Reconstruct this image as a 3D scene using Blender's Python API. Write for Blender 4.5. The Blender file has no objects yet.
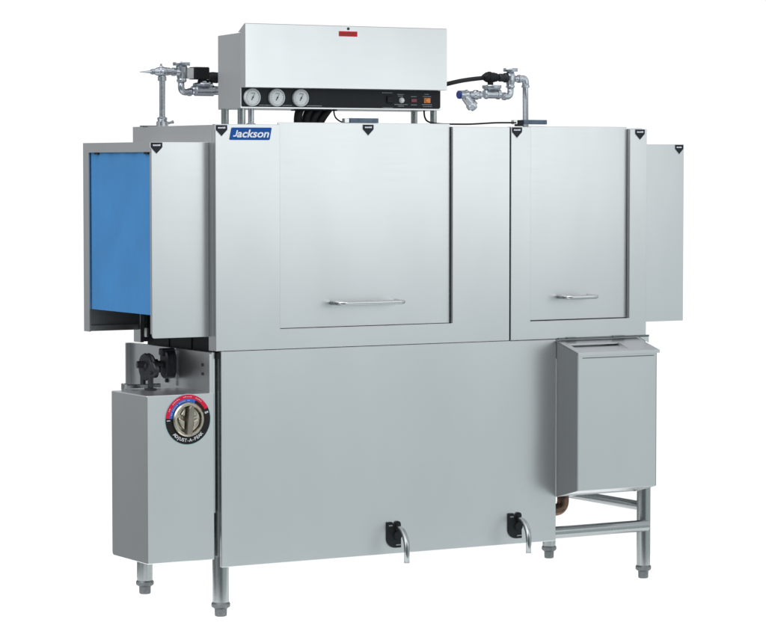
import bpy, bmesh, math, random
from mathutils import Vector, Matrix

S = bpy.context.scene
COL = S.collection

# ---------------------------------------------------------------- camera
cam_d = bpy.data.cameras.new("camera")
cam = bpy.data.objects.new("camera", cam_d)
COL.objects.link(cam)
cam.location = (-3.6667, -7.1414, 1.2848)
cam.rotation_euler = (math.pi / 2 - 0.0543, 0.0, -0.5331)
cam_d.sensor_width = 36.0
cam_d.lens = 2846.4 / 766.0 * 36.0
cam_d.clip_start = 0.05
cam_d.clip_end = 200.0
S.camera = cam

# ---------------------------------------------------------------- exposure
S.view_settings.view_transform = 'Standard'
S.view_settings.look = 'None'
S.view_settings.exposure = 0.0
S.view_settings.gamma = 1.0

# ---------------------------------------------------------------- studio surroundings (image-based light)
W = bpy.data.worlds.new("World")
S.world = W
W.use_nodes = True
nt = W.node_tree
nt.nodes.clear()
w_out = nt.nodes.new('ShaderNodeOutputWorld')
w_bg = nt.nodes.new('ShaderNodeBackground')
w_tc = nt.nodes.new('ShaderNodeTexCoord')


def w_lobe(direction, c0, c1):
    """0..1 weight rising where the direction comes within acos(c1) of the given axis"""
    v = Vector(direction).normalized()
    d = nt.nodes.new('ShaderNodeVectorMath'); d.operation = 'DOT_PRODUCT'
    nt.links.new(w_tc.outputs['Generated'], d.inputs[0])
    d.inputs[1].default_value = v
    m = nt.nodes.new('ShaderNodeMapRange'); m.interpolation_type = 'SMOOTHSTEP'
    m.inputs['From Min'].default_value = c0
    m.inputs['From Max'].default_value = c1
    nt.links.new(d.outputs['Value'], m.inputs['Value'])
    return m.outputs['Result']


def w_mix(fac, a, b):
    m = nt.nodes.new('ShaderNodeMix'); m.data_type = 'RGBA'
    nt.links.new(fac, m.inputs['Factor'])
    for s, v in ((m.inputs[6], a), (m.inputs[7], b)):
        if isinstance(v, tuple):
            s.default_value = (*v, 1.0)
        else:
            nt.links.new(v, s)
    return m.outputs[2]


SX, CX = math.sin(0.5331), math.cos(0.5331)
c = w_mix(w_lobe((0, 0, 1), -0.35, 0.5), (0.58, 0.675, 0.675), (0.85, 0.87, 0.90))      # room, dimmer below
c = w_mix(w_lobe((-0.62, 0.72, -0.15), 0.45, 0.90), c, (0.20, 0.22, 0.22))              # dark side of the studio
c = w_mix(w_lobe((-0.62, -0.78, 0.0), 0.60, 0.92), c, (0.18, 0.195, 0.20))              # dark left front
c = w_mix(w_lobe((-0.80, 0.0, 0.85), 0.74, 0.94), c, (2.6, 2.6, 2.65))                  # high fill on the left
c = w_mix(w_lobe((-0.45, 0.72, 0.55), 0.68, 0.94), c, (0.58, 0.59, 0.60))
c = w_mix(w_lobe((SX, CX, 0.0), 0.86, 0.91), c, (1.06, 1.06, 1.06))                    # white backdrop
c = w_mix(w_lobe((0.40, 0.60, 0.69), 0.82, 0.92), c, (0.20, 0.22, 0.225))                # dark patch added overhead to dull the scrap lid's reflection
nt.links.new(c, w_bg.inputs['Color'])
w_bg.inputs['Strength'].default_value = 1.0
nt.links.new(w_bg.outputs[0], w_out.inputs['Surface'])


def area_light(name, loc, target, sx, sy, power, color=(1, 1, 1)):
    l = bpy.data.lights.new(name, 'AREA')
    l.shape = 'RECTANGLE'; l.size = sx; l.size_y = sy
    l.energy = power; l.color = color
    o = bpy.data.objects.new(name, l)
    COL.objects.link(o)
    o.location = loc
    o.rotation_euler = (Vector(target) - Vector(loc)).to_track_quat('-Z', 'Y').to_euler()
    return o


area_light("key_softbox", (0.05, -1.55, 2.28), (0.40, -0.2, 1.95), 2.2, 1.1, 10.2)
area_light("side_softbox", (1.72, -1.95, 1.40), (1.45, -0.4, 1.34), 2.1, 0.78, 4.4)


# ---------------------------------------------------------------- materials
def new_mat(name):
    m = bpy.data.materials.new(name)
    m.use_nodes = True
    t = m.node_tree
    return m, t, t.nodes['Principled BSDF']


def plain(name, col, rough=0.5, metal=0.0, var=0.08, scale=40.0, bump=0.0, spec=0.5):
    """procedural surface: base colour and roughness vary softly with noise"""
    m, t, b = new_mat(name)
    b.inputs['Metallic'].default_value = metal
    b.inputs['Specular IOR Level'].default_value = spec
    tc = t.nodes.new('ShaderNodeTexCoord')
    n = t.nodes.new('ShaderNodeTexNoise'); n.inputs['Scale'].default_value = scale
    n.inputs['Detail'].default_value = 4.0
    t.links.new(tc.outputs['Object'], n.inputs['Vector'])
    r = t.nodes.new('ShaderNodeValToRGB')
    r.color_ramp.elements[0].position = 0.3
    r.color_ramp.elements[1].position = 0.7
    r.color_ramp.elements[0].color = (*[max(0, k * (1 - var)) for k in col], 1)
    r.color_ramp.elements[1].color = (*[min(1, k * (1 + var)) for k in col], 1)
    t.links.new(n.outputs['Fac'], r.inputs['Fac'])
    t.links.new(r.outputs['Color'], b.inputs['Base Color'])
    mr = t.nodes.new('ShaderNodeMapRange')
    mr.inputs['To Min'].default_value = max(0.02, rough * 0.85)
    mr.inputs['To Max'].default_value = min(1.0, rough * 1.15)
    t.links.new(n.outputs['Fac'], mr.inputs['Value'])
    t.links.new(mr.outputs['Result'], b.inputs['Roughness'])
    if bump:
        bp = t.nodes.new('ShaderNodeBump'); bp.inputs['Strength'].default_value = bump
        bp.inputs['Distance'].default_value = 0.001
        t.links.new(n.outputs['Fac'], bp.inputs['Height'])
        t.links.new(bp.outputs['Normal'], b.inputs['Normal'])
    return m


def steel(name, col, rough, grain=(6.0, 6.0, 600.0), gb=0.03, wave=0.05):
    """brushed stainless sheet: fine directional grain, broad soft unevenness"""
    m, t, b = new_mat(name)
    b.inputs['Metallic'].default_value = 1.0
    g = t.nodes.new('ShaderNodeNewGeometry')
    mp = t.nodes.new('ShaderNodeMapping'); mp.inputs['Scale'].default_value = grain
    t.links.new(g.outputs['Position'], mp.inputs['Vector'])
    n1 = t.nodes.new('ShaderNodeTexNoise'); n1.inputs['Scale'].default_value = 1.0
    n1.inputs['Detail'].default_value = 3.0
    t.links.new(mp.outputs['Vector'], n1.inputs['Vector'])
    n2 = t.nodes.new('ShaderNodeTexNoise'); n2.inputs['Scale'].default_value = 3.2
    n2.inputs['Detail'].default_value = 2.0
    oi = t.nodes.new('ShaderNodeObjectInfo')
    ml = t.nodes.new('ShaderNodeMath'); ml.operation = 'MULTIPLY'; ml.inputs[1].default_value = 37.0
    t.links.new(oi.outputs['Random'], ml.inputs[0])
    va = t.nodes.new('ShaderNodeVectorMath'); va.operation = 'ADD'
    mp2 = t.nodes.new('ShaderNodeMapping'); mp2.inputs['Scale'].default_value = (1.5, 1.5, 0.55)
    t.links.new(g.outputs['Position'], mp2.inputs['Vector'])
    t.links.new(mp2.outputs['Vector'], va.inputs[0]); t.links.new(ml.outputs[0], va.inputs[1])
    t.links.new(va.outputs['Vector'], n2.inputs['Vector'])
    r = t.nodes.new('ShaderNodeValToRGB')
    r.color_ramp.elements[0].position = 0.25; r.color_ramp.elements[1].position = 0.75
    r.color_ramp.elements[0].color = (*[k * 0.965 for k in col], 1)
    r.color_ramp.elements[1].color = (*[min(1, k * 1.03) for k in col], 1)
    t.links.new(n2.outputs['Fac'], r.inputs['Fac'])
    t.links.new(r.outputs['Color'], b.inputs['Base Color'])
    mr = t.nodes.new('ShaderNodeMapRange')
    mr.inputs['To Min'].default_value = rough * 0.82
    mr.inputs['To Max'].default_value = rough * 1.18
    t.links.new(n1.outputs['Fac'], mr.inputs['Value'])
    t.links.new(mr.outputs['Result'], b.inputs['Roughness'])
    b1 = t.nodes.new('ShaderNodeBump'); b1.inputs['Strength'].default_value = gb
    b1.inputs['Distance'].default_value = 0.0006
    t.links.new(n1.outputs['Fac'], b1.inputs['Height'])
    b2 = t.nodes.new('ShaderNodeBump'); b2.inputs['Strength'].default_value = wave
    b2.inputs['Distance'].default_value = 0.05
    t.links.new(n2.outputs['Fac'], b2.inputs['Height'])
    t.links.new(b1.outputs['Normal'], b2.inputs['Normal'])
    t.links.new(b2.outputs['Normal'], b.inputs['Normal'])
    return m


M = {
    'steel': steel('brushed_steel', (0.64, 0.652, 0.662), 0.33),
    'tube': steel('tube_steel', (0.36, 0.385, 0.39), 0.26, grain=(300, 300, 6)),
    'polish': plain('polished_steel', (0.55, 0.565, 0.57), 0.14, 1.0, 0.03),
    'galv': plain('cast_galvanised', (0.50, 0.53, 0.57), 0.26, 1.0, 0.13, 120.0, 0.2),
    'zinc': plain('zinc_plate', (0.70, 0.72, 0.72), 0.4, 1.0, 0.1),
    'black': plain('black_plastic', (0.012, 0.014, 0.016), 0.5, 0.0, 0.2, spec=0.2),
    'panel': plain('black_panel', (0.016, 0.019, 0.022), 0.45, 0.0, 0.1, spec=0.15),
    'rubber': plain('black_rubber', (0.010, 0.012, 0.014), 0.5, 0.0, 0.2, spec=0.25),
    'iron': plain('dark_cast_iron', (0.035, 0.037, 0.041), 0.45, 0.6, 0.3, 120.0, 0.5),
    'bar': plain('blue_grey_magnet', (0.075, 0.11, 0.16), 0.5, 0.0, 0.25, 60.0),
    'curtain': plain('blue_curtain', (0.072, 0.285, 0.630), 0.6, 0.0, 0.05, 8.0, 0.0, 0.25),
    'logo': plain('blue_enamel', (0.003, 0.075, 0.33), 0.5, 0.0, 0.03, spec=0.2),
    'ink': plain('white_ink', (0.80, 0.82, 0.86), 0.6, 0.0, 0.02),
    'greyink': plain('faded_ink', (0.26, 0.29, 0.31), 0.6, 0.0, 0.05),
    'red': plain('red_print', (0.76, 0.015, 0.06), 0.5, 0.0, 0.04, spec=0.2),
    'redlabel': plain('red_label', (0.50, 0.02, 0.022), 0.6, 0.0, 0.08, spec=0.2),
    'darkred': plain('dark_red_ink', (0.16, 0.015, 0.02), 0.6, 0.0, 0.05),
    'bluep': plain('blue_print', (0.012, 0.15, 0.60), 0.5, 0.0, 0.04),
    'iron3': plain('worn_iron', (0.055, 0.06, 0.063), 0.45, 0.8, 0.3, 120.0, 0.5),
    'decal2': plain('shield_ink', (0.016, 0.020, 0.028), 0.5, 0.0, 0.1, spec=0.2),
    'decal': plain('dark_decal', (0.018, 0.016, 0.016), 0.5, 0.0, 0.1, spec=0.2),
    'cyan': plain('pale_decal_edge', (0.42, 0.62, 0.66), 0.5, 0.0, 0.04),
    'bronze': plain('nickel_knob', (0.50, 0.45, 0.38), 0.22, 1.0, 0.2, 60.0, 0.3),
    'nickel': plain('satin_nickel', (0.30, 0.27, 0.23), 0.45, 1.0, 0.1),
    'copper': plain('old_copper', (0.20, 0.125, 0.09), 0.42, 1.0, 0.3, 60.0),
    'dialface': plain('gauge_white', (0.64, 0.67, 0.69), 0.45, 0.0, 0.02),
    'amber': plain('amber_lens', (0.75, 0.25, 0.05), 0.25, 0.0, 0.1),
    'maroon': plain('dark_red_lens', (0.17, 0.02, 0.04), 0.3, 0.0, 0.1),
    'bluecap': plain('blue_cap', (0.015, 0.04, 0.22), 0.4, 0.0, 0.1),
    'gapshade': plain('gap_shade', (0.035, 0.042, 0.043), 0.5, 0.0, 0.2),  # near-black colour standing in for shade inside the panel gaps
    'iron2': plain('foot_alloy', (0.17, 0.185, 0.19), 0.45, 1.0, 0.15, 90.0, 0.2),
    'pale_print': plain('pale_print', (0.75, 0.45, 0.52), 0.6, 0.0, 0.05),
    'floor': plain('glowing_white_floor', (0.90, 0.90, 0.90), 0.7, 0.0, 0.01, 5.0),
}


# glow added to the white floor so that contact shadows wash out
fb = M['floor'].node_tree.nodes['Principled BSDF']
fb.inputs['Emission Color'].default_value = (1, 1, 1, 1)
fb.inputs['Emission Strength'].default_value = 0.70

# ---------------------------------------------------------------- mesh helpers
class Mb:
    def __init__(s):
        s.bm = bmesh.new()

    def box(s, x0, x1, y0, y1, z0, z1, bev=0.0, seg=1):
        t = bmesh.new()
        bmesh.ops.create_cube(t, size=1.0)
        for v in t.verts:
            v.co = Vector(((x0 + x1) / 2 + v.co.x * (x1 - x0), (y0 + y1) / 2 + v.co.y * (y1 - y0), (z0 + z1) / 2 + v.co.z * (z1 - z0)))
        if bev:
            bmesh.ops.bevel(t, geom=list(t.edges), offset=bev, segments=seg, affect='EDGES', profile=0.5)
        s.add(t)
        return s

    def add(s, t):
        me = bpy.data.meshes.new("tmp")
        bmesh.ops.recalc_face_normals(t, faces=t.faces)
        t.to_mesh(me); t.free()
        s.bm.from_mesh(me)
        bpy.data.meshes.remove(me)

    def prism(s, pts, a0, a1, axis='Y', bev=0.0):
        """closed outline extruded along an axis; pts are (x,z) for Y, (y,z) for X, (x,y) for Z"""
        t = bmesh.new()
        def mk(p, a):
            if axis == 'Y': return (p[0], a, p[1])
            if axis == 'X': return (a, p[0], p[1])
            return (p[0], p[1], a)
        lo = [t.verts.new(mk(p, a0)) for p in pts]
        hi = [t.verts.new(mk(p, a1)) for p in pts]
        t.faces.new(lo); t.faces.new(hi[::-1])
        n = len(pts)
        for i in range(n):
            t.faces.new((lo[i], lo[(i + 1) % n], hi[(i + 1) % n], hi[i]))
        bmesh.ops.recalc_face_normals(t, faces=t.faces)
        if bev:
            es = [e for e in t.edges if e.calc_face_angle(0) > 0.6]
            bmesh.ops.bevel(t, geom=es, offset=bev, segments=1, affect='EDGES', profile=0.5)
        s.add(t)
        return s

    def lathe(s, p0, d, prof, seg=24, cap=True):
        """profile of (distance along d, radius); each step its own band so corners stay crisp"""
        p0 = Vector(p0); d = Vector(d).normalized()
        u = d.orthogonal().normalized(); v = d.cross(u)
        t = bmesh.new()
        def ring(h, r):
            return [t.verts.new(p0 + d * h + (u * math.cos(k) + v * math.sin(k)) * r) for k in [2 * math.pi * i / seg for i in range(seg)]]
        for (h0, r0), (h1, r1) in zip(prof, prof[1:]):
            a, b = ring(h0, r0), ring(h1, r1)
            for i in range(seg):
                f = t.faces.new((a[i], a[(i + 1) % seg], b[(i + 1) % seg], b[i]))
                f.smooth = abs(r1 - r0) < 4 * abs(h1 - h0) + 1e-9
        if cap:
            for (h, r), fl in ((prof[0], True), (prof[-1], False)):
                if r > 1e-5:
                    q = ring(h, r)
                    t.faces.new(q[::-1] if fl else q)
        me = bpy.data.meshes.new("tmp")
        t.to_mesh(me); t.free()
        s.bm.from_mesh(me); bpy.data.meshes.remove(me)
        return s

    def cyl(s, p0, p1, r, seg=24, r1=None):
        p0 = Vector(p0); p1 = Vector(p1)
        L = (p1 - p0).length
        return s.lathe(p0, p1 - p0, [(0, r), (L, r if r1 is None else r1)], seg)

    def tube(s, pts, r, seg=14, fil=0.02, n=6, flat=1.0):
        P = [Vector(p) for p in pts]
        path = [P[0]]
        for i in range(1, len(P) - 1):
            a, b, c2 = P[i - 1], P[i], P[i + 1]
            da, dc = (a - b), (c2 - b)
            f = min(fil, da.length * 0.49, dc.length * 0.49)
            q0 = b + da.normalized() * f; q1 = b + dc.normalized() * f
            for k in range(n + 1):
                w = k / n
                path.append(q0 * (1 - w) ** 2 + b * 2 * w * (1 - w) + q1 * w * w)
        path.append(P[-1])
        t = bmesh.new()
        tan = [(path[min(i + 1, len(path) - 1)] - path[max(i - 1, 0)]).normalized() for i in range(len(path))]
        u = tan[0].orthogonal().normalized()
        rings = []
        for p, tg in zip(path, tan):
            u = (u - tg * u.dot(tg)).normalized(); v = tg.cross(u)
            rings.append([t.verts.new(p + (u * math.cos(k) + v * math.sin(k) * flat) * r) for k in [2 * math.pi * i / seg for i in range(seg)]])
        for a, b in zip(rings, rings[1:]):
            for i in range(seg):
                t.faces.new((a[i], a[(i + 1) % seg], b[(i + 1) % seg], b[i])).smooth = True
        t.faces.new(rings[0][::-1]); t.faces.new(rings[-1])
        bmesh.ops.recalc_face_normals(t, faces=t.faces)
        me = bpy.data.meshes.new("tmp")
        t.to_mesh(me); t.free()
        s.bm.from_mesh(me); bpy.data.meshes.remove(me)
        return s

    def ball(s, c0, r, sc=(1, 1, 1), seg=20):
        t = bmesh.new()
        bmesh.ops.create_uvsphere(t, u_segments=seg, v_segments=seg // 2, radius=r)
        for v in t.verts:
            v.co = Vector(c0) + Vector((v.co.x * sc[0], v.co.y * sc[1], v.co.z * sc[2]))
        for f in t.faces:
            f.smooth = True
        s.add(t)
        return s

    def build(s, name, mat, parent=None):
        vs = s.bm.verts
        lo = Vector([min(v.co[i] for v in vs) for i in range(3)])
        hi = Vector([max(v.co[i] for v in vs) for i in range(3)])
        ctr = (lo + hi) / 2
        for v in vs:
            v.co -= ctr
        me = bpy.data.meshes.new(name)
        s.bm.to_mesh(me); s.bm.free()
        me.materials.append(M[mat])
        o = bpy.data.objects.new(name, me)
        COL.objects.link(o)
        wp[o.name] = ctr
        if parent is not None:
            o.parent = parent
            o.location = ctr - wp[parent.name]
        else:
            o.location = ctr
        return o


wp = {}          # world position of each object's origin


def ring_band(mb, cx, cz, y, r0, r1, a0, a1, th=0.0008, n=48, sx=1.0):
    """flat arc band in a plane facing the front; angles in degrees, counter-clockwise from +X"""
    pts = [(cx + sx * r1 * math.cos(math.radians(a0 + (a1 - a0) * i / n)), cz + r1 * math.sin(math.radians(a0 + (a1 - a0) * i / n))) for i in range(n + 1)]
    pts += [(cx + sx * r0 * math.cos(math.radians(a1 + (a0 - a1) * i / n)), cz + r0 * math.sin(math.radians(a1 + (a0 - a1) * i / n))) for i in range(n + 1)]
    t = bmesh.new()
    m = n + 1
    for k in range(n):
        q = [pts[k], pts[k + 1], pts[2 * m - 2 - k], pts[2 * m - 1 - k]]
        f = [t.verts.new((p[0], y - th, p[1])) for p in q]
        t.faces.new(f)
    bmesh.ops.remove_doubles(t, verts=t.verts, dist=1e-6)
    r = bmesh.ops.extrude_face_region(t, geom=list(t.faces))
    for v in r['geom']:
        if isinstance(v, bmesh.types.BMVert):
            v.co.y = y
    mb.add(t)


def text_bm(mb, body, cx, cz, y, size, shear=0.0, bold=0.0, rot=0.0, sx=1.0, th=0.0006):
    """raised lettering on a plane facing the front, centred at (cx, cz)"""
    cu = bpy.data.curves.new("lettering_src", 'FONT')
    cu.body = body; cu.size = size; cu.shear = shear; cu.offset = bold
    cu.align_x = 'CENTER'; cu.align_y = 'CENTER'; cu.extrude = th / 2; cu.resolution_u = 4
    ob = bpy.data.objects.new("lettering_src", cu)
    COL.objects.link(ob)
    dg = bpy.context.evaluated_depsgraph_get()
    me = bpy.data.meshes.new_from_object(ob.evaluated_get(dg))
    ca, sa = math.cos(rot), math.sin(rot)
    for v in me.vertices:
        x, z, d = v.co.x * sx, v.co.y, v.co.z
        v.co = Vector((cx + x * ca - z * sa, y - th / 2 - d, cz + x * sa + z * ca))
    mb.bm.from_mesh(me)
    bpy.data.meshes.remove(me)
    bpy.data.objects.remove(ob); bpy.data.curves.remove(cu)


# ---------------------------------------------------------------- setting
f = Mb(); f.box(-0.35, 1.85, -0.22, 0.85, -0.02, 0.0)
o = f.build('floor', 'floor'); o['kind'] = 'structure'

# ---------------------------------------------------------------- the machine
dw = bpy.data.objects.new('conveyor_dishwasher', None)
COL.objects.link(dw)
dw.location = (0.75, 0.27, 0.0)
dw.empty_display_size = 0.2
dw['label'] = 'stainless steel conveyor dishwasher with blue curtain at its entry and control box on top'
dw['category'] = 'dishwasher'
wp[dw.name] = Vector(dw.location)

L, D, ZT, ZS = 1.489, 0.536, 1.400, 0.7595

# --- hood shell
h = Mb()
h.prism([(0.0203, ZS), (0.045, ZS), (0.045, 1.345), (0.490, 1.345), (0.490, ZS), (D, ZS), (D, ZT - 0.001), (0.0203, ZT - 0.001)], 0.0, 0.012, 'X', 0.001)
h.prism([(0.022, ZS), (0.045, ZS), (0.045, 1.345), (0.490, 1.345), (0.490, ZS), (D, ZS), (D, ZT - 0.001), (0.022, ZT - 0.001)], L - 0.012, L, 'X', 0.001)
h.box(0.012, L - 0.012, 0.022, D, ZT - 0.012, ZT - 0.002)
h.box(0.012, L - 0.012, D - 0.012, D, ZS, ZT - 0.013)
hood = h.build('hood', 'steel', dw)

fA = Mb()
fA.prism([(0.0, ZS + .001), (0.9874, ZS + .001), (0.9874, ZT - .001), (0.786, ZT - .001), (0.786, 0.8175), (0.207, 0.8175), (0.207, ZT + .001), (0.0, ZT + .001)], 0.0, 0.020, 'Y', 0.0012)
fA.build('hood_front_panel', 'steel', dw)
fB = Mb()
fB.prism([(0.9905, ZS + .001), (L, ZS + .001), (L, ZT - .004), (1.4245, ZT - .004), (1.4245, 0.8155), (1.0615, 0.8155), (1.0615, ZT), (0.9905, ZT)], -0.002, 0.020, 'Y', 0.0012)
fB.build('hood_front_panel', 'steel', dw)
dA = Mb(); dA.box(0.2065, 0.7834, 0.0115, 0.0155, 0.8187, 1.4075, 0.001)
doorA = dA.build('door', 'steel', dw)
dB = Mb(); dB.box(1.0615, 1.4235, 0.0125, 0.0165, 0.8178, 1.4025, 0.001)
doorB = dB.build('door', 'steel', dw)
for xa, xb, ta in ((0.190, 0.800, 1.399), (1.050, 1.435, 1.396)):
    m = Mb(); m.box(xa, xb, 0.0202, 0.0216, 0.800, ta); m.build('door_gap_shade', 'gapshade', dw)  # dark sheet behind the door, put in as shade for its edge gaps
m = Mb(); m.box(0.980, 0.996, 0.0202, 0.0216, ZS + 0.003, 1.396); m.build('seam_gap_shade', 'gapshade', dw)  # dark strip behind the panel seam, in place of its shade


def door_handle(x0, x1, z, door):
    m = Mb()
    m.tube([(x0, 0.0125, z), (x0, -0.045, z), (x1, -0.045, z), (x1, 0.0125, z)], 0.0066, 14, 0.022, 8)
    m.build('handle', 'polish', door)


door_handle(0.381, 0.597, 0.888, doorA)
door_handle(1.172, 1.281, 0.887, doorB)

# --- entry side: hood extension with curtain
e = Mb()
r = 0.008
cor = [(-0.180 + r - r * math.cos(a), 0.800 + r - r * math.sin(a)) for a in [math.pi / 2 * k / 5 for k in range(6)]]
e.prism(cor + [(-0.0005, 0.800), (-0.0005, 1.350), (-0.180, 1.350)], 0.039, 0.0425, 'Y', 0.0006)
e.box(-0.180, -0.176, 0.0425, 0.050, 0.812, 1.321)                  # folded edge of the front sheet
e.box(-0.180, -0.0005, 0.0425, 0.492, 1.3465, 1.350)                # roof
e.box(-0.180, -0.176, 0.0425, 0.492, 1.322, 1.3465)                 # drip rail over the curtain
e.box(-0.180, -0.0005, 0.492, 0.496, 0.7985, 1.350)                 # rear sheet
e.box(-0.180, -0.176, 0.457, 0.492, 0.7985, 1.322)                  # folded edge of the rear sheet
e.box(-0.176, -0.010, 0.480, 0.492, 0.7985, 0.8150)                 # turned-in bottom lip
ext = e.build('entry_hood', 'steel', dw)
m = Mb()
n = 40
pts = []
for i in range(n + 1):
    y = 0.0505 + (0.4565 - 0.0505) * i / n
    pts.append((-0.1735 + 0.0012 * math.sin(y * 46) + 0.0006 * math.sin(y * 120 + 1), y))
pts += [(p[0] + 0.0015, p[1]) for p in pts[::-1]]
m.prism(pts, 0.865, 1.3425, 'Z')
cur = m.build('curtain', 'curtain', dw)
for yy in (0.405, 0.075):
    k = Mb(); k.box(-0.181, -0.1750, yy - 0.013, yy + 0.013, 1.3165, 1.3225, 0.001)
    k.build('clip', 'black', cur)
m = Mb()
for i in range(6):                                                  # inner splash strips, added in black to keep the hood opening dark
    y0 = 0.047 + i * 0.0735
    m.box(0.020 + 0.003 * (i % 2), 0.0225 + 0.003 * (i % 2), y0, y0 + 0.0745, 0.700, 1.340)
m.build('inner_curtain', 'rubber', dw)
m = Mb(); m.box(-0.004, 0.004, 0.440, 0.455, 0.778, 0.806, 0.001)
m.build('bracket', 'zinc', dw)

# --- exit side extension
x = Mb()
x.prism([(L + .0005, 0.800), (1.660, 0.800), (1.660, 1.350), (L + .0005, 1.350)], 0.039, 0.0425, 'Y', 0.0006)
x.box(L + .0005, 1.660, 0.0425, 0.492, 1.3465, 1.350)
x.box(L + .0005, 1.660, 0.492, 0.496, 0.7985, 1.350)
x.build('exit_hood', 'steel', dw)
m = Mb()
for i in range(6):
    y0 = 0.047 + i * 0.0735
    m.box(1.645 + 0.003 * (i % 2), 1.6475 + 0.003 * (i % 2), y0, y0 + 0.0745, 0.865, 1.3465)
m.build('curtain', 'curtain', dw)

# --- tank
t = Mb()
t.prism([(0.016, 0.145), (1.157, 0.145), (1.157, 0.7590), (0.016, 0.7590)], 0.000, 0.012, 'Y', 0.0015)
t.build('front_panel', 'steel', dw)
t = Mb()
t.box(0.070, 1.145, 0.075, 0.530, 0.230, 0.745)
t.box(0.072, L - 0.02, 0.020, 0.530, 0.745, 0.7575)
t.build('tank', 'steel', dw)
t = Mb()
t.prism([(1.160, 0.7575), (1.160, 0.262), (1.300, 0.252), (1.465, 0.262), (1.465, 0.7575)], 0.17, 0.50, 'Y', 0.002)
t.build('prewash_tank', 'steel', dw)
t = Mb()
t.box(1.1585, L, 0.000, 0.006, 0.700, 0.7575)
t.build('rear_rail', 'steel', dw)
sp = Mb()
sp.box(-0.006, 0.004, 0.014, 0.549, 0.300, 0.7565, 0.0008)
sp.box(-0.022, -0.006, 0.543, 0.549, 0.300, 0.7565, 0.0008)
sp.box(-0.016, -0.006, 0.010, 0.014, 0.300, 0.752, 0.0008)
side = sp.build('side_panel', 'steel', dw)
for zz in (0.719, 0.693):
    k = Mb(); k.lathe((-0.006, 0.070, zz), (-1, 0, 0), [(0, 0.0045), (0.003, 0.0045), (0.0045, 0.002)], 12)
    k.build('screw', 'iron', side)
m = Mb(); m.box(0.0055, 0.0145, 0.002, 0.014, 0.738, 0.7555, 0.001); m.build('rubber_stop', 'rubber', dw)


def leg(x0, y0, r0, top):
    m = Mb(); m.cyl((x0, y0, 0.040), (x0, y0, top), r0, 28)
    lg = m.build('leg', 'tube', dw)
    k = Mb(); k.lathe((x0, y0, 0.0), (0, 0, 1), [(0, r0 * 0.62), (0.002, r0 * 0.72), (0.006, r0 * 0.74), (0.022, r0 * 0.76), (0.024, r0 * 0.92),
                                                 (0.028, r0 * 1.13), (0.036, r0 * 1.15), (0.041, r0 * 1.02)], 28)
    k.build('foot', 'iron2', lg)


leg(0.0335, 0.0400, 0.0238, 0.742)
leg(0.0335, 0.5360, 0.0238, 0.742)
leg(1.5130, 0.0400, 0.0215, 0.700)
leg(1.5130, 0.5660, 0.0215, 0.700)
m = Mb(); m.cyl((0.034, 0.026, 0.166), (1.512, 0.026, 0.166), 0.0185, 24); m.ball((1.512, 0.026, 0.166), 0.0185, (0.5, 1, 1)); m.build('rail', 'tube', dw)
m = Mb(); m.cyl((0.034, 0.566, 0.166), (1.512, 0.566, 0.166), 0.0155, 24); m.build('rail', 'tube', dw)
m = Mb(); m.cyl((1.513, 0.040, 0.224), (1.513, 0.566, 0.224), 0.0150, 24); m.build('rail', 'tube', dw)
m = Mb(); m.cyl((0.0335, 0.040, 0.224), (0.0335, 0.536, 0.224), 0.0150, 24); m.build('rail', 'tube', dw)
m = Mb(); m.tube([(1.2508, 0.1000, 0.2850), (1.2511, 0.1000, 0.2246), (1.1475, 0.1000, 0.2248)], 0.0185, 20, 0.040, 8)
m.build('drain_elbow', 'copper', dw)

# --- drive box, lower left
d = Mb()
rr = 0.012
cor = [(0.232 - rr + rr * math.sin(a), 0.170 + rr - rr * math.cos(a)) for a in [math.pi / 2 * k / 5 for k in range(6)]]
d.prism([(0.0, 0.170)] + cor + [(0.232, 0.6425), (0.0, 0.6425)], -0.2165, -0.0055, 'X', 0.0022)
box1 = d.build('drive_box', 'steel', dw)

CXd, CZd, R = -0.0895, 0.5718, 0.0700
m = Mb(); m.lathe((CXd, 0, CZd), (0, -1, 0), [(0, R * 1.035), (0.0006, R * 1.035)], 64); dial = m.build('dial', 'cyan', dw)
m = Mb(); m.lathe((CXd, -0.0006, CZd), (0, -1, 0), [(0, R), (0.0008, R)], 64); m.build('dial_plate', 'decal', dial)
m = Mb(); ring_band(m, CXd, CZd, -0.0014, R * 0.835, R, 27, 176); m.build('red_band', 'red', dial)
m = Mb(); ring_band(m, CXd, CZd, -0.0014, R * 0.70, R * 0.835, 66, 176); m.build('blue_band', 'bluep', dial)
m = Mb()
s1 = "ADJUST-A-PEAK"
for i, ch in enumerate(s1):
    a = math.radians(225 + i * (315 - 225) / (len(s1) - 1))
    text_bm(m, ch, CXd + R * 0.845 * math.cos(a), CZd + R * 0.845 * math.sin(a), -0.0014, R * 0.185, rot=a + math.pi / 2, bold=0.0003)
a = math.radians(17)
m.build('lettering', 'ink', dial)
m = Mb(); text_bm(m, "5", CXd + R * 0.86 * math.cos(a), CZd + R * 0.86 * math.sin(a), -0.0014, R * 0.20, rot=a - math.pi / 2, bold=0.0004)
m.build('lettering', 'ink', dial)
m = Mb(); text_bm(m, "1", CXd - R * 0.86, CZd - R * 0.02, -0.0014, R * 0.20, rot=math.pi / 2, bold=0.0004)
m.build('lettering', 'ink', dial)
m = Mb()
rnd = random.Random(3)
for a in range(50, 160, 5):                                          # fine print, too small to read
    if a % 35 < 6: continue
    ring_band(m, CXd, CZd, -0.0024, R * 0.90, R * (0.93 + 0.02 * rnd.random()), a, a + 3.2, 0.0004, 3)
for a in range(84, 168, 5):
    if a % 30 < 5: continue
    ring_band(m, CXd, CZd, -0.0024, R * 0.75, R * (0.775 + 0.015 * rnd.random()), a, a + 3.0, 0.0004, 3)
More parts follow.
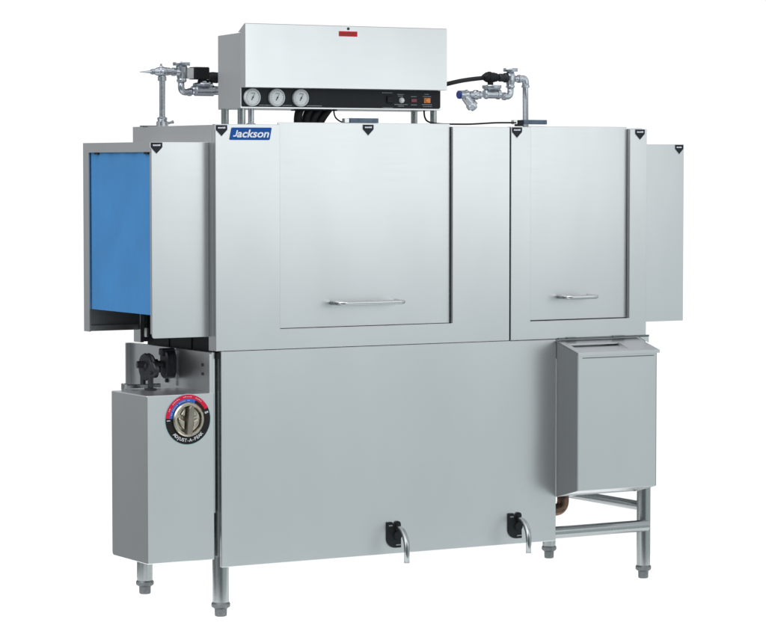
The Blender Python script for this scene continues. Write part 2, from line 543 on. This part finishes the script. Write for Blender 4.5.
m.build('fine_print', 'pale_print', dial)
# knob: dished nickel ring with a grip bar across it
m = Mb()
m.lathe((CXd, -0.0014, CZd), (0, -1, 0), [(0, R * 0.695), (0.006, R * 0.69), (0.010, R * 0.64), (0.010, R * 0.56), (0.002, R * 0.50), (0.0005, R * 0.30), (0.0005, 0.0)], 64)
knob = m.build('knob', 'bronze', dial)
m = Mb()
tl = math.radians(-5)
def kp(u0, v0):
    return (CXd + u0 * math.cos(tl) - v0 * math.sin(tl), CZd + u0 * math.sin(tl) + v0 * math.cos(tl))
m.prism([kp(-0.0085, -0.042), (kp(0.0085, -0.042)), kp(0.0085, 0.032), kp(0.004, 0.041), kp(-0.003, 0.041), kp(-0.0085, 0.032)], -0.022, -0.002, 'Y', 0.0018)
m.build('grip', 'nickel', knob)
for sgn in (-1, 1):
    m = Mb()
    m.prism([kp(sgn * 0.011, -0.030), kp(sgn * 0.022, -0.020), kp(sgn * 0.033, -0.002), kp(sgn * 0.030, 0.006), kp(sgn * 0.012, -0.004)], -0.011, -0.002, 'Y', 0.003)
    m.prism([kp(sgn * 0.012, 0.008), kp(sgn * 0.026, 0.012), kp(sgn * 0.018, 0.028), kp(sgn * 0.011, 0.031)], -0.008, -0.002, 'Y', 0.002)
    m.build('finger_rest', 'bronze', knob)

# --- conveyor drive above the box
m = Mb()
m.box(-0.012, -0.006, 0.2330, 0.3313, 0.6468, 0.7518, 0.001)
plate = m.build('mounting_plate', 'zinc', dw)
m = Mb(); m.lathe((-0.012, 0.2856, 0.6600), (-1, 0, 0), [(0, 0.0065), (0.006, 0.006)], 6)
m.build('bolt', 'iron', plate)
by = 0.2445; bz = 0.7112
m = Mb()
m.prism([(by + 0.024 * math.cos(a) * (1.0), bz + (0.018 if math.sin(a) > 0 else -0.018) + 0.024 * math.sin(a)) for a in [2 * math.pi * i / 28 for i in range(28)]], -0.046, -0.012, 'X', 0.004)
m.box(-0.055, -0.012, by - 0.012, by + 0.012, bz + 0.025, bz + 0.046, 0.003)
m.build('bearing_block', 'iron', dw)
wy = 0.2586; wz = 0.7042
fy = 0.1591; fz = 0.7026
m = Mb()
m.cyl((-0.120, by + 0.020, bz), (-0.045, by + 0.004, bz), 0.0105, 18)
m.cyl((-0.075, by + 0.011, bz), (-0.060, by + 0.007, bz), 0.0150, 18)
m.box(-0.070, -0.055, by - 0.004, by + 0.016, bz - 0.024, bz - 0.008, 0.002)
m.build('drive_shaft', 'iron', dw)
m = Mb()
m.lathe((-0.100, wy, wz), (1, 0, 0), [(0, 0.012), (0, 0.037), (0.005, 0.040), (0.010, 0.034), (0.016, 0.040), (0.022, 0.037), (0.022, 0.012)], 40)
m.lathe((-0.104, wy, wz), (1, 0, 0), [(0, 0.008), (0.004, 0.014)], 20)
m.build('drive_wheel', 'iron', dw)
m = Mb()
m.lathe((-0.125, fy, fz), (1, 0, 0), [(0, 0.006), (0, 0.020), (0.003, 0.0230), (0.014, 0.0230), (0.017, 0.016)], 32)
m.lathe((-0.131, fy + 0.002, fz - 0.008), (1, 0, 0), [(0, 0.005), (0.006, 0.006)], 12)
m.build('drive_wheel', 'iron3', dw)
for x0, yy, zt in ((-0.095, 0.2866, wz - 0.020), (-0.118, 0.1892, fz - 0.010)):
    m = Mb()
    m.box(x0, x0 + 0.010, yy - 0.010, yy + 0.010, 0.6435, zt, 0.002)
    m.box(x0 - 0.008, x0 + 0.018, yy - 0.016, yy + 0.016, 0.6432, 0.6480, 0.001)
    m.build('support_bracket', 'iron3', dw)
m = Mb()
q0 = (-0.1711, 0.2500, 0.6512); q1 = (-0.0533, 0.2500, 0.6422)
m.box(q0[0], q1[0], 0.243, 0.257, 0.6430, 0.6560, 0.002)
m.box(q0[0] - 0.002, q0[0] + 0.010, 0.240, 0.260, 0.6400, 0.6600, 0.002)
m.build('tension_bar', 'tube', dw)

# --- scrap box, lower right
s = Mb()
X0, X1 = 1.1575, 1.4500
s.prism([(-0.113, 0.3070), (0.0, 0.278), (0.0, 0.7500), (-0.113, 0.7200)], X0, X0 + 0.003, 'X', 0.0008)
s.prism([(-0.113, 0.3070), (0.0, 0.278), (0.0, 0.7500), (-0.113, 0.7200)], X1 - 0.003, X1, 'X', 0.0008)
s.box(X0 + 0.003, X1 - 0.003, -0.113, -0.1105, 0.3070, 0.7200, 0.0006)
s.box(X0 + 0.003, X1 - 0.003, -0.003, -0.0005, 0.2800, 0.7480)
s.prism([(-0.1105, 0.3115), (-0.003, 0.2830), (-0.003, 0.2860), (-0.1105, 0.3145)], X0 + 0.003, X1 - 0.003, 'X')
sb = s.build('scrap_box', 'steel', dw)
l = Mb()
def lid_z(y):
    return 0.7555 + y * (0.7555 - 0.7240) / 0.118
def slab(xa, xb, ya, yb, dz0, dz1):
    l.prism([(ya, lid_z(ya) + dz0), (yb, lid_z(yb) + dz0), (yb, lid_z(yb) + dz1), (ya, lid_z(ya) + dz1)], xa, xb, 'X')
slab(X0 - 0.003, X0 + 0.018, -0.118, 0.0, -0.0035, 0.0)
slab(X0 + 0.200, X1 + 0.006, -0.118, 0.0, -0.0035, 0.0)
slab(X0 + 0.018, X0 + 0.200, -0.118, -0.098, -0.0035, 0.0)
slab(X0 + 0.018, X0 + 0.200, -0.040, 0.0, -0.0035, 0.0)
slab(X0 + 0.018, X0 + 0.200, -0.098, -0.040, -0.0095, -0.0075)
slab(X0 + 0.198, X0 + 0.200, -0.098, -0.040, -0.0075, -0.0036)
slab(X0 + 0.018, X0 + 0.020, -0.098, -0.040, -0.0075, -0.0036)
l.box(X0 - 0.003, X1 + 0.006, -0.1205, -0.1182, 0.7150, 0.7245, 0.0008)
lid = l.build('lid', 'steel', sb)
m = Mb(); m.box(X0 + 0.018, X1 - 0.012, -0.1142, -0.1132, 0.7060, 0.7085); m.build('fold_line', 'iron2', sb)
m = Mb()
m.cyl((1.160, -0.003, 0.7600), (1.498, -0.003, 0.7600), 0.0030, 12)
m.box(1.190, 1.225, -0.010, -0.0005, 0.7590, 0.7640, 0.001)
m.box(1.360, 1.405, -0.010, -0.0005, 0.7590, 0.7640, 0.001)
m.build('hinge', 'iron2', sb)
m = Mb(); m.prism([(1.462, 0.757), (1.497, 0.757), (1.497, 0.738)], -0.006, -0.0025, 'Y', 0.0006); m.build('gusset', 'steel', sb)

# --- drain levers
def drain(xl, zt):
    w, hh = 0.048, 0.077
    pts = [(xl, zt), (xl + 0.018, zt), (xl + 0.020, zt - 0.006), (xl + 0.024, zt - 0.006)]
    pts += [(xl + 0.036 + 0.011 * math.cos(a), zt - 0.007 + 0.009 * math.sin(a)) for a in [math.pi - math.pi * k / 6 for k in range(7)]]
    pts += [(xl + w, zt - hh), (xl + 0.028, zt - hh)]
    pts += [(xl + 0.028 - 0.028 * math.sin(a), zt - hh + 0.028 - 0.028 * math.cos(a)) for a in [math.pi / 2 * k / 6 for k in range(1, 7)]]
    m = Mb(); m.prism(pts, -0.0060, -0.0003, 'Y', 0.001)
    m.cyl((xl + 0.034, -0.0065, zt - 0.040), (xl + 0.034, -0.0120, zt - 0.040), 0.013, 20)
    m.cyl((xl + 0.034, -0.0065, zt - 0.010), (xl + 0.034, -0.0100, zt - 0.010), 0.007, 16)
    pl = m.build('drain_bracket', 'black', dw)
    m = Mb(); m.box(xl + 0.005, xl + 0.017, -0.0066, -0.0061, zt - 0.012, zt - 0.009)
    m.build('marking', 'greyink', pl); m = Mb()
    m.box(xl + 0.030, xl + 0.046, -0.0066, -0.0061, zt - 0.070, zt - 0.067)
    m.build('marking', 'greyink', pl)
    m = Mb()
    cx = xl + 0.016
    m.tube([(cx + 0.016, -0.008, zt - 0.018), (cx + 0.010, -0.052, zt - 0.020), (cx + 0.002, -0.088, zt - 0.052), (cx, -0.090, zt - 0.111)], 0.0085, 18, 0.040, 10)
    m.build('drain_lever', 'tube', pl)
drain(0.5586, 0.2400)
drain(0.9826, 0.2395)

# --- name plate
lg = Mb()
lg.prism([(0.0535, 1.3915), (0.0515, 1.3895), (0.0452, 1.3585), (0.0470, 1.3565), (0.1700, 1.3565), (0.1728, 1.3585), (0.1790, 1.3900), (0.1770, 1.3920)][::-1], -0.0030, -0.0002, 'Y', 0.0006)
npl = lg.build('name_plate', 'logo', dw)
m = Mb()
def jl(dx, dz):
    return (0.0545 + dx * 1.05 + dz * 0.27, 1.3655 + dz * 0.96)
m.prism([jl(0, 0.0005), jl(0.004, 0), jl(0.0075, 0.0008), jl(0.0098, 0.0030), jl(0.0105, 0.0060), jl(0.0105, 0.0193), jl(0.0066, 0.0193), jl(0.0066, 0.0062),
         jl(0.0060, 0.0044), jl(0.0042, 0.0036), jl(0.0004, 0.0042)], -0.0036, -0.0030, 'Y')
m.build('lettering', 'ink', npl)
m = Mb(); text_bm(m, "ackson", 0.1172, 1.3735, -0.0030, 0.0308, shear=0.27, bold=0.0006, sx=1.20)
m.build('lettering', 'ink', npl)


def badge(cx, zt, yy, w=0.036, hgt=0.031):
    """small dark shield sticker with a pale edge, in a front-facing plane"""
    def sh(g):
        return [(cx - w / 2 - g, zt), (cx + w / 2 + g, zt), (cx + w / 2 + g, zt - hgt * 0.42 - g * 0.3), (cx + w * 0.42 + g, zt - hgt * 0.52 - g * 0.3), (cx, zt - hgt - g * 1.4),
                (cx - w * 0.42 - g, zt - hgt * 0.52 - g * 0.3), (cx - w / 2 - g, zt - hgt * 0.42 - g * 0.3)]
    m = Mb(); m.prism(sh(0.0018), yy - 0.0006, yy - 0.0001, 'Y'); b = m.build('badge', 'ink', dw)
    m = Mb(); m.prism([(p[0], p[1] - 0.0003) for p in sh(0.0)], yy - 0.0014, yy - 0.0006, 'Y'); m.build('shield', 'decal2', b)
    m = Mb()
    r2 = random.Random(5)
    xx = cx - w * 0.31
    while xx < cx + w * 0.29:                                        # letter strokes, too small to read
        ww = 0.0018 + 0.0020 * r2.random()
        m.box(xx, xx + ww, yy - 0.0019, yy - 0.0015, zt - 0.0100, zt - 0.0052 - 0.0012 * r2.random())
        xx += ww + 0.0008
    m.build('emblem', 'ink', b)


badge(0.0193, 1.3985, 0.0)
badge(0.5036, 1.4030, 0.0115)
badge(1.0105, 1.3985, -0.002)
badge(1.4613, 1.3950, -0.002)
badge(-0.1647, 1.3490, 0.039)
badge(1.6408, 1.3490, 0.039, 0.032, 0.029)

# --- things on the hood roof edge
def magnet(xa, xb, xs0, xs1, y):
    m = Mb(); m.box(xa, xb, y, y + 0.020, 1.4080, 1.4215, 0.001); b = m.build('door_magnet', 'bar', dw)
    m = Mb(); m.box(xs0, xs1, y + 0.002, y + 0.018, 1.4078, 1.4205, 0.001); m.build('clip', 'zinc', b)
magnet(0.4453, 0.5399, 0.4270, 0.4430, 0.012)
magnet(1.0454, 1.1290, 1.0107, 1.0239, 0.012)
m = Mb(); m.box(1.0250, 1.0440, 0.012, 0.034, 1.402, 1.4205, 0.001); m.build('switch', 'black', dw)
m = Mb()
m.tube([(0.4501, 0.1200, 1.4521), (0.4421, 0.1000, 1.4255), (0.4411, 0.0600, 1.4098), (0.4540, 0.0300, 1.4092)], 0.0022, 10, 0.02)
m.build('cable', 'rubber', dw)
m = Mb()
m.tube([(0.7600, 0.1200, 1.4553), (0.7546, 0.1100, 1.4313), (0.7461, 0.0800, 1.4130), (0.7729, 0.0500, 1.4069), (0.8653, 0.0300, 1.4070), (0.9507, 0.0200, 1.4120), (1.0187, 0.0150, 1.4125)], 0.0026, 10, 0.02)
m.lathe((0.7600, 0.1200, 1.4582), (0, 0, -1), [(0, 0.0075), (0.004, 0.0075), (0.010, 0.0045)], 12)
m.build('cable', 'rubber', dw)

# --- control box on posts
BX0, BX1, BY0, BY1 = 0.1305, 0.7985, 0.0960, 0.2360
b = Mb()
b.prism([(BY0 + 0.002, 1.5085), (BY0 + 0.002, 1.4480), (BY1, 1.4460), (BY1, 1.6600), (BY0 - 0.008, 1.6640), (BY0 - 0.008, 1.5085)], BX0, BX1, 'X', 0.0012)
cb = b.build('control_box', 'steel', dw)
b = Mb()
b.prism([(0.060, 1.5070), (0.060, 1.6885), (0.064, 1.6900), (0.105, 1.6650), (0.0885, 1.6640), (0.0885, 1.5070)], 0.1270, 0.8034, 'X', 0.001)
lidc = b.build('cover', 'steel', cb)
m = Mb(); zc = 1.6662; m.box(0.4343, 0.4956, 0.0590, 0.0599, zc - 0.0075, zc + 0.0075)
wl = m.build('warning_label', 'redlabel', lidc)
WLX = (0.4343, 0.4956); WLZ = zc
m = Mb(); m.lathe((0.4657, 0.060, 1.6813), (0, -1, 0), [(0, 0.0042), (0.0012, 0.0042), (0.0026, 0.0015)], 12); m.build('screw', 'iron', lidc)
m = Mb()
m.box(BX0 - 0.003, BX1 + 0.001, 0.0900, 0.0975, 1.4480, 1.5065, 0.0006)
m.build('trim', 'steel', cb)
m = Mb(); m.prism([(BX0 + 0.003, 1.4525), (BX1 - 0.006, 1.4525), (BX1 - 0.001, 1.4575), (BX1 - 0.001, 1.5065), (BX0 + 0.0005, 1.5065), (BX0 + 0.0005, 1.4550)], 0.0880, 0.0900, 'Y')
pan = m.build('control_panel', 'panel', cb)


def gauge(u, z):
    m = Mb(); m.lathe((u, 0.0880, z), (0, -1, 0), [(0, 0.0255), (0.008, 0.0255), (0.0105, 0.0235), (0.0105, 0.0222), (0.0085, 0.0215), (0.0085, 0.0)], 40)
    g = m.build('gauge', 'dialface', dw)
    m = Mb(); ring_band(m, u, z, 0.0793, 0.0205, 0.0216, 0, 360, 0.0004, 48)
    for a in range(-40, 221, 20):
        ring_band(m, u, z, 0.0793, 0.0168, 0.0198, a - 1.2, a + 1.2, 0.0004, 1)
    ring_band(m, u, z, 0.0793, 0.011, 0.0135, 60, 120, 0.0004, 8)
    m.build('dial_marks', 'greyink', g)
    m = Mb()
    aa = math.radians(60)
    ca, sa = math.cos(aa), math.sin(aa)
    m.prism([(u - 0.009 * ca - 0.0011 * sa, z - 0.009 * sa + 0.0011 * ca), (u - 0.009 * ca + 0.0011 * sa, z - 0.009 * sa - 0.0011 * ca), (u + 0.015 * ca, z + 0.015 * sa)], 0.0775, 0.0783, 'Y')
    m.lathe((u, 0.0785, z), (0, -1, 0), [(0, 0.0022), (0.0012, 0.002)], 12)
    m.build('needle', 'black', g)


for uu in (252.8, 277.2, 301.2):
    gauge(0.1621 + (uu - 252.8) * (0.3202 - 0.1621) / 48.4, 1.4795)


def strokes(mb, x0, x1, z, hgt, y, seed):
    r3 = random.Random(seed)
    xx = x0
    while xx < x1:
        ww = 0.0015 + 0.003 * r3.random()
        mb.box(xx, min(xx + ww, x1), y - 0.0004, y, z - hgt / 2, z + hgt / 2)
        xx += ww + 0.0012


m = Mb(); strokes(m, WLX[0] + 0.004, WLX[1] - 0.004, WLZ + 0.0022, 0.0020, 0.0590, 4); strokes(m, WLX[0] + 0.007, WLX[1] - 0.008, WLZ - 0.0028, 0.0016, 0.0590, 9)
m.build('caption', 'darkred', lidc)
m = Mb()                                                             # fine captions, too small to read
for xa, xb, zc in ((0.1864, 0.2287, 1.4574), (0.2630, 0.2942, 1.4574), (0.3421, 0.3936, 1.4574), (0.5959, 0.6318, 1.4982), (0.5976, 0.6318, 1.4542), (0.6489, 0.6713, 1.4939), (0.6507, 0.6679, 1.4889), (0.6387, 0.6834, 1.4643), (0.6507, 0.6713, 1.4595), (0.6955, 0.7145, 1.4880), (0.6955, 0.7162, 1.4635), (0.7422, 0.7579, 1.4951), (0.7370, 0.7648, 1.4885), (0.7336, 0.7683, 1.4648), (0.7370, 0.7684, 1.4592)):
    strokes(m, xa, xb, zc, 0.0022, 0.0880, int(xa * 1000))
    m.build('caption', 'greyink', pan); m = Mb()
m = Mb(); m.box(0.6112, 0.6311, 0.0820, 0.0880, 1.4680, 1.4885, 0.0015); m.build('rocker_switch', 'black', pan)
m = Mb(); m.lathe((0.6624, 0.0880, 1.4764), (0, -1, 0), [(0, 0.0085), (0.004, 0.0080), (0.0045, 0.006), (0.008, 0.006)], 20); m.build('button', 'dialface', pan)
m = Mb(); m.box(0.6948, 0.7148, 0.0850, 0.0880, 1.4710, 1.4819, 0.0012); m.build('indicator_lamp', 'maroon', pan)
m = Mb(); m.box(0.7398, 0.7621, 0.0855, 0.0880, 1.4694, 1.4845, 0.0012)
m.lathe((0.7487, 0.0855, 1.4767), (0, -1, 0), [(0, 0.0068), (0.003, 0.006), (0.005, 0.003)], 16); m.build('indicator_lamp', 'amber', pan)

for u, yy, rr2, mt in ((225.0, 0.205, 0.0112, 'tube'), (241.5, 0.118, 0.0115, 'tube'), (414.2, 0.205, 0.0100, 'tube'), (433.4, 0.118, 0.0100, 'tube')):
    px = {225.0: 0.1372, 241.5: 0.1454, 414.2: 0.7773, 433.4: 0.7917}[u]
    m = Mb(); m.cyl((px, yy, ZT - 0.002), (px, yy, 1.4490), rr2, 20); m.build('post', mt, dw)
m = Mb()
px = 0.2038
m.cyl((px, 0.17, ZT - 0.002), (px, 0.17, 1.4490), 0.0088, 20)
m.lathe((px, 0.17, ZT - 0.002), (0, 0, 1), [(0, 0.014), (0.008, 0.014), (0.009, 0.010)], 6)
m.build('conduit', 'galv', dw)
for (a, b2, c2) in (((302, 107), (299.5, 114), (298.5, 126)), ((311, 107), (307, 113), (304.5, 126)), ((320, 107), (316, 113), (310.5, 126)), ((329, 107), (325, 113.5), (320.5, 126))):
    i = (302, 311, 320, 329).index(a[0])
    pts = [
        [(0.3670, 0.1600, 1.4578), (0.3508, 0.1500, 1.4400), (0.3474, 0.1500, 1.4225), (0.3535, 0.1600, 1.3965)],
        [(0.4038, 0.1600, 1.4582), (0.3831, 0.1500, 1.4432), (0.3747, 0.1500, 1.4227), (0.3789, 0.1600, 1.3966)],
        [(0.4340, 0.1600, 1.4585), (0.4132, 0.1500, 1.4435), (0.3998, 0.1500, 1.4229), (0.3970, 0.1600, 1.3968)],
        [(0.4643, 0.1600, 1.4588), (0.4452, 0.1500, 1.4438), (0.4283, 0.1500, 1.4232), (0.4188, 0.1600, 1.3969)]][i]
    m = Mb(); m.tube(pts, 0.0122, 16, 0.012, 5); m.build('hose', 'rubber', dw)
m = Mb(); m.box(0.3398, 0.4688, 0.13, 0.18, 1.4440, 1.4485, 0.001); m.build('hose_gland', 'black', cb)

# --- fill plumbing, left
YL = 0.42
m = Mb()
p0 = (0.0409, 0.4200, 1.3973); p1 = (0.0416, 0.4200, 1.5470)
m.lathe((p0[0], YL, ZT - 0.003), (0, 0, 1), [(0, 0.0185), (0.016, 0.0175), (0.019, 0.013), (0.024, 0.0150), (0.028, 0.0150), (0.030, 0.010)], 24)
m.lathe((p0[0], YL, ZT + 0.004), (1, 0, 0.25), [(0.008, 0.004), (0.034, 0.0035), (0.034, 0.005), (0.037, 0.005)], 10)
m.cyl((p0[0], YL, ZT), (p1[0], YL, p1[2]), 0.0090, 24)
m.lathe((p0[0], YL, 1.5323), (0, 0, 1), [(0, 0.0100), (0.001, 0.0130), (0.012, 0.0130), (0.016, 0.0100)], 20)
riser = m.build('riser_pipe', 'galv', dw)
m = Mb()
a0 = (-0.0308, 0.4200, 1.5563)
zl = 1.5600
m.lathe((a0[0], YL, zl - 0.002), (1, 0, 0.03), [(0, 0.0012), (0.030, 0.0040), (0.036, 0.0045), (0.036, 0.0075), (0.040, 0.0070), (0.040, 0.0085), (0.046, 0.0080), (0.056, 0.0120), (0.060, 0.0130),
                                              (0.080, 0.0130), (0.098, 0.0110), (0.098, 0.0090), (0.118, 0.0090)], 24)
m.ball((p0[0], YL, zl), 0.0165, (1.1, 1, 0.9))
m.lathe((p0[0] - 0.003, YL, zl + 0.012), (0, 0, 1), [(0, 0.006), (0.005, 0.005), (0.006, 0.003), (0.011, 0.003)], 14)
m.build('shutoff_valve', 'galv', dw)
m = Mb()
vb = (0.1047, 0.4200, 1.5656)
m.lathe((0.0734, YL, zl), (1, 0, 0), [(0, 0.0125), (0.010, 0.0125), (0.012, 0.0100), (0.024, 0.0150)], 8)
m.lathe((vb[0], YL, 1.5288), (0, 0, 1), [(0, 0.0110), (0.003, 0.0150), (0.008, 0.0150), (0.012, 0.0130), (0.030, 0.0165), (0.046, 0.0170), (0.054, 0.0130), (0.057, 0.0120)], 28)
m.lathe((vb[0], YL, 1.5788), (0, 0, 1), [(0, 0.012), (0, 0.0255), (0.007, 0.0265), (0.010, 0.0255), (0.010, 0.010), (0.012, 0.0)], 28)
m.lathe((vb[0], YL, zl - 0.002), (1, 0, 0), [(0.012, 0.0150), (0.026, 0.0150)], 24)
m.build('vacuum_breaker', 'galv', dw)
m = Mb()
m.tube([(0.1029, 0.4200, 1.5332), (0.1037, 0.4200, 1.5000), (0.1374, 0.4200, 1.5013)], 0.0098, 18, 0.022, 8)
m.lathe((0.1265, 0.4200, 1.5012), (1, 0, 0), [(0, 0.0120), (0.008, 0.0120)], 16)
m.build('elbow', 'galv', dw)
m = Mb()
vz = 1.5070
m.lathe((0.1374, YL, vz), (1, 0, 0), [(0, 0.0110), (0.004, 0.0140), (0.010, 0.0150), (0.012, 0.0175), (0.070, 0.0175), (0.073, 0.0140), (0.095, 0.0135)], 12)
m.lathe((0.1755, YL, 1.5166), (0, 0, 1), [(0, 0.022), (0.004, 0.0300), (0.009, 0.0310), (0.012, 0.0290), (0.014, 0.0180), (0.022, 0.0150)], 28)
m.build('solenoid_valve', 'galv', dw)
m = Mb()
m.box(0.1143, 0.1358, 0.400, 0.436, 1.5407, 1.5718, 0.001)
m.build('coil_plate', 'zinc', dw)
m = Mb()
m.box(0.1364, 0.1860, 0.395, 0.440, 1.5388, 1.5753, 0.003)
m.lathe((0.1904, 0.4100, 1.5461), (1, -0.3, -0.08), [(0, 0.0145), (0.010, 0.0165), (0.026, 0.0165), (0.030, 0.011), (0.060, 0.0095)], 18)
m.build('solenoid_coil', 'black', dw)
m = Mb(); m.box(-0.0086, 0.0318, 0.44, 0.47, ZT - 0.0015, ZT + 0.0020, 0.0005); m.build('roof_flange', 'iron2', dw)

# --- fill plumbing, right
YR = 0.25
m = Mb()
m.tube([(1.1648, 0.2500, 1.5516), (1.2069, 0.2500, 1.5523), (1.2082, 0.2500, 1.4002)], 0.0090, 22, 0.026, 8)
m.lathe((1.2074, 0.2500, 1.5251), (0, 0, 1), [(0, 0.0112), (0.001, 0.0130), (0.006, 0.0130), (0.008, 0.0110)], 22)
m.lathe((1.1862, 0.2500, 1.5519), (-1, 0, 0), [(0, 0.0125), (0.007, 0.0125)], 22)
m.tube([(1.1814, 0.2500, 1.5519), (1.2073, 0.2500, 1.5523), (1.2077, 0.2500, 1.5300)], 0.0108, 22, 0.020, 8)
m.build('riser_pipe', 'galv', dw)
m = Mb()
vz = 1.5231; vx = 1.1512
m.lathe((vx, YR, vz), (0, 0, 1), [(0, 0.0105), (0.002, 0.0140), (0.006, 0.0140), (0.010, 0.0120), (0.024, 0.0150), (0.038, 0.0160), (0.050, 0.0110), (0.054, 0.0110)], 28)
m.lathe((vx, YR, 1.5735), (0, 0, 1), [(0, 0.012), (0, 0.0225), (0.006, 0.0235), (0.011, 0.0225), (0.011, 0.015), (0.008, 0.0)], 8)
m.build('vacuum_breaker', 'galv', dw)
m = Mb()
m.lathe((1.1078, 0.2500, 1.5547), (1, 0, 0), [(0, 0.010), (0.003, 0.0125), (0.020, 0.0125), (0.022, 0.0150), (0.030, 0.0150)], 20)
m.build('coupling', 'iron', dw)
m = Mb()
m.tube([(1.1520, 0.2500, 1.5262), (1.1513, 0.2500, 1.4972), (1.1226, 0.2500, 1.4975)], 0.0100, 18, 0.022, 8)
m.lathe((1.1326, 0.2500, 1.4976), (-1, 0, 0), [(0, 0.0122), (0.008, 0.0122)], 16)
m.build('elbow', 'galv', dw)
m = Mb()
vz = 1.5038
m.lathe((1.0550, YR, vz), (1, 0, 0), [(0, 0.0130), (0.004, 0.0155), (0.012, 0.0155), (0.012, 0.0135), (0.046, 0.0135), (0.046, 0.0160), (0.056, 0.0160), (0.060, 0.0115)], 8)
m.lathe((1.0830, YR, 1.5151), (0, 0, 1), [(0, 0.020), (0.004, 0.0270), (0.007, 0.0295), (0.013, 0.0305), (0.016, 0.0290), (0.016, 0.0)], 28)
m.build('solenoid_valve', 'galv', dw)
m = Mb()
m.lathe((0.9680, YR, 1.5005), (1, 0, 0), [(0, 0.0125), (0.016, 0.0130), (0.024, 0.0160), (0.034, 0.0110), (0.046, 0.0110), (0.052, 0.0150), (0.062, 0.0150), (0.066, 0.0120), (0.074, 0.0120)], 24)
sp0 = (0.9843, 0.2500, 1.4964); sp1 = (1.0206, 0.2500, 1.4583)
dd = Vector(sp1) - Vector(sp0)
LL = dd.length
m.lathe(sp0, dd, [(0, 0.011), (0.006, 0.0135), (LL * 0.55, 0.0145), (LL * 0.60, 0.0175), (LL * 0.82, 0.0180), (LL * 0.86, 0.0125), (LL, 0.0110)], 24)
m.build('strainer', 'galv', dw)
m = Mb(); m.lathe((0.9680, YR, 1.5005), (-1, 0, 0), [(0, 0.0130), (0.005, 0.0128), (0.007, 0.0110)], 20); m.build('pipe_cap', 'bluecap', dw)
m = Mb()
m.tube([(0.8512, 0.1600, 1.5265), (0.9304, 0.1900, 1.5404), (0.9923, 0.2200, 1.5476), (1.0585, 0.2500, 1.5536)], 0.0066, 16, 0.03, 6)
m.build('hose', 'rubber', dw)
m = Mb()
cc = (1.0804, 0.2500, 1.5552)
m.lathe((1.0494, YR, cc[2]), (1, 0, 0), [(0, 0.0072), (0.006, 0.0115), (0.012, 0.0150), (0.020, 0.0160), (0.020, 0.0175), (0.030, 0.0175), (0.032, 0.0150), (0.044, 0.0150), (0.046, 0.0135), (0.052, 0.0135)], 8)
m.box(cc[0] - 0.010, cc[0] + 0.006, YR - 0.006, YR + 0.006, cc[2] - 0.026, cc[2] - 0.012, 0.002)
m.build('cable_connector', 'black', dw)
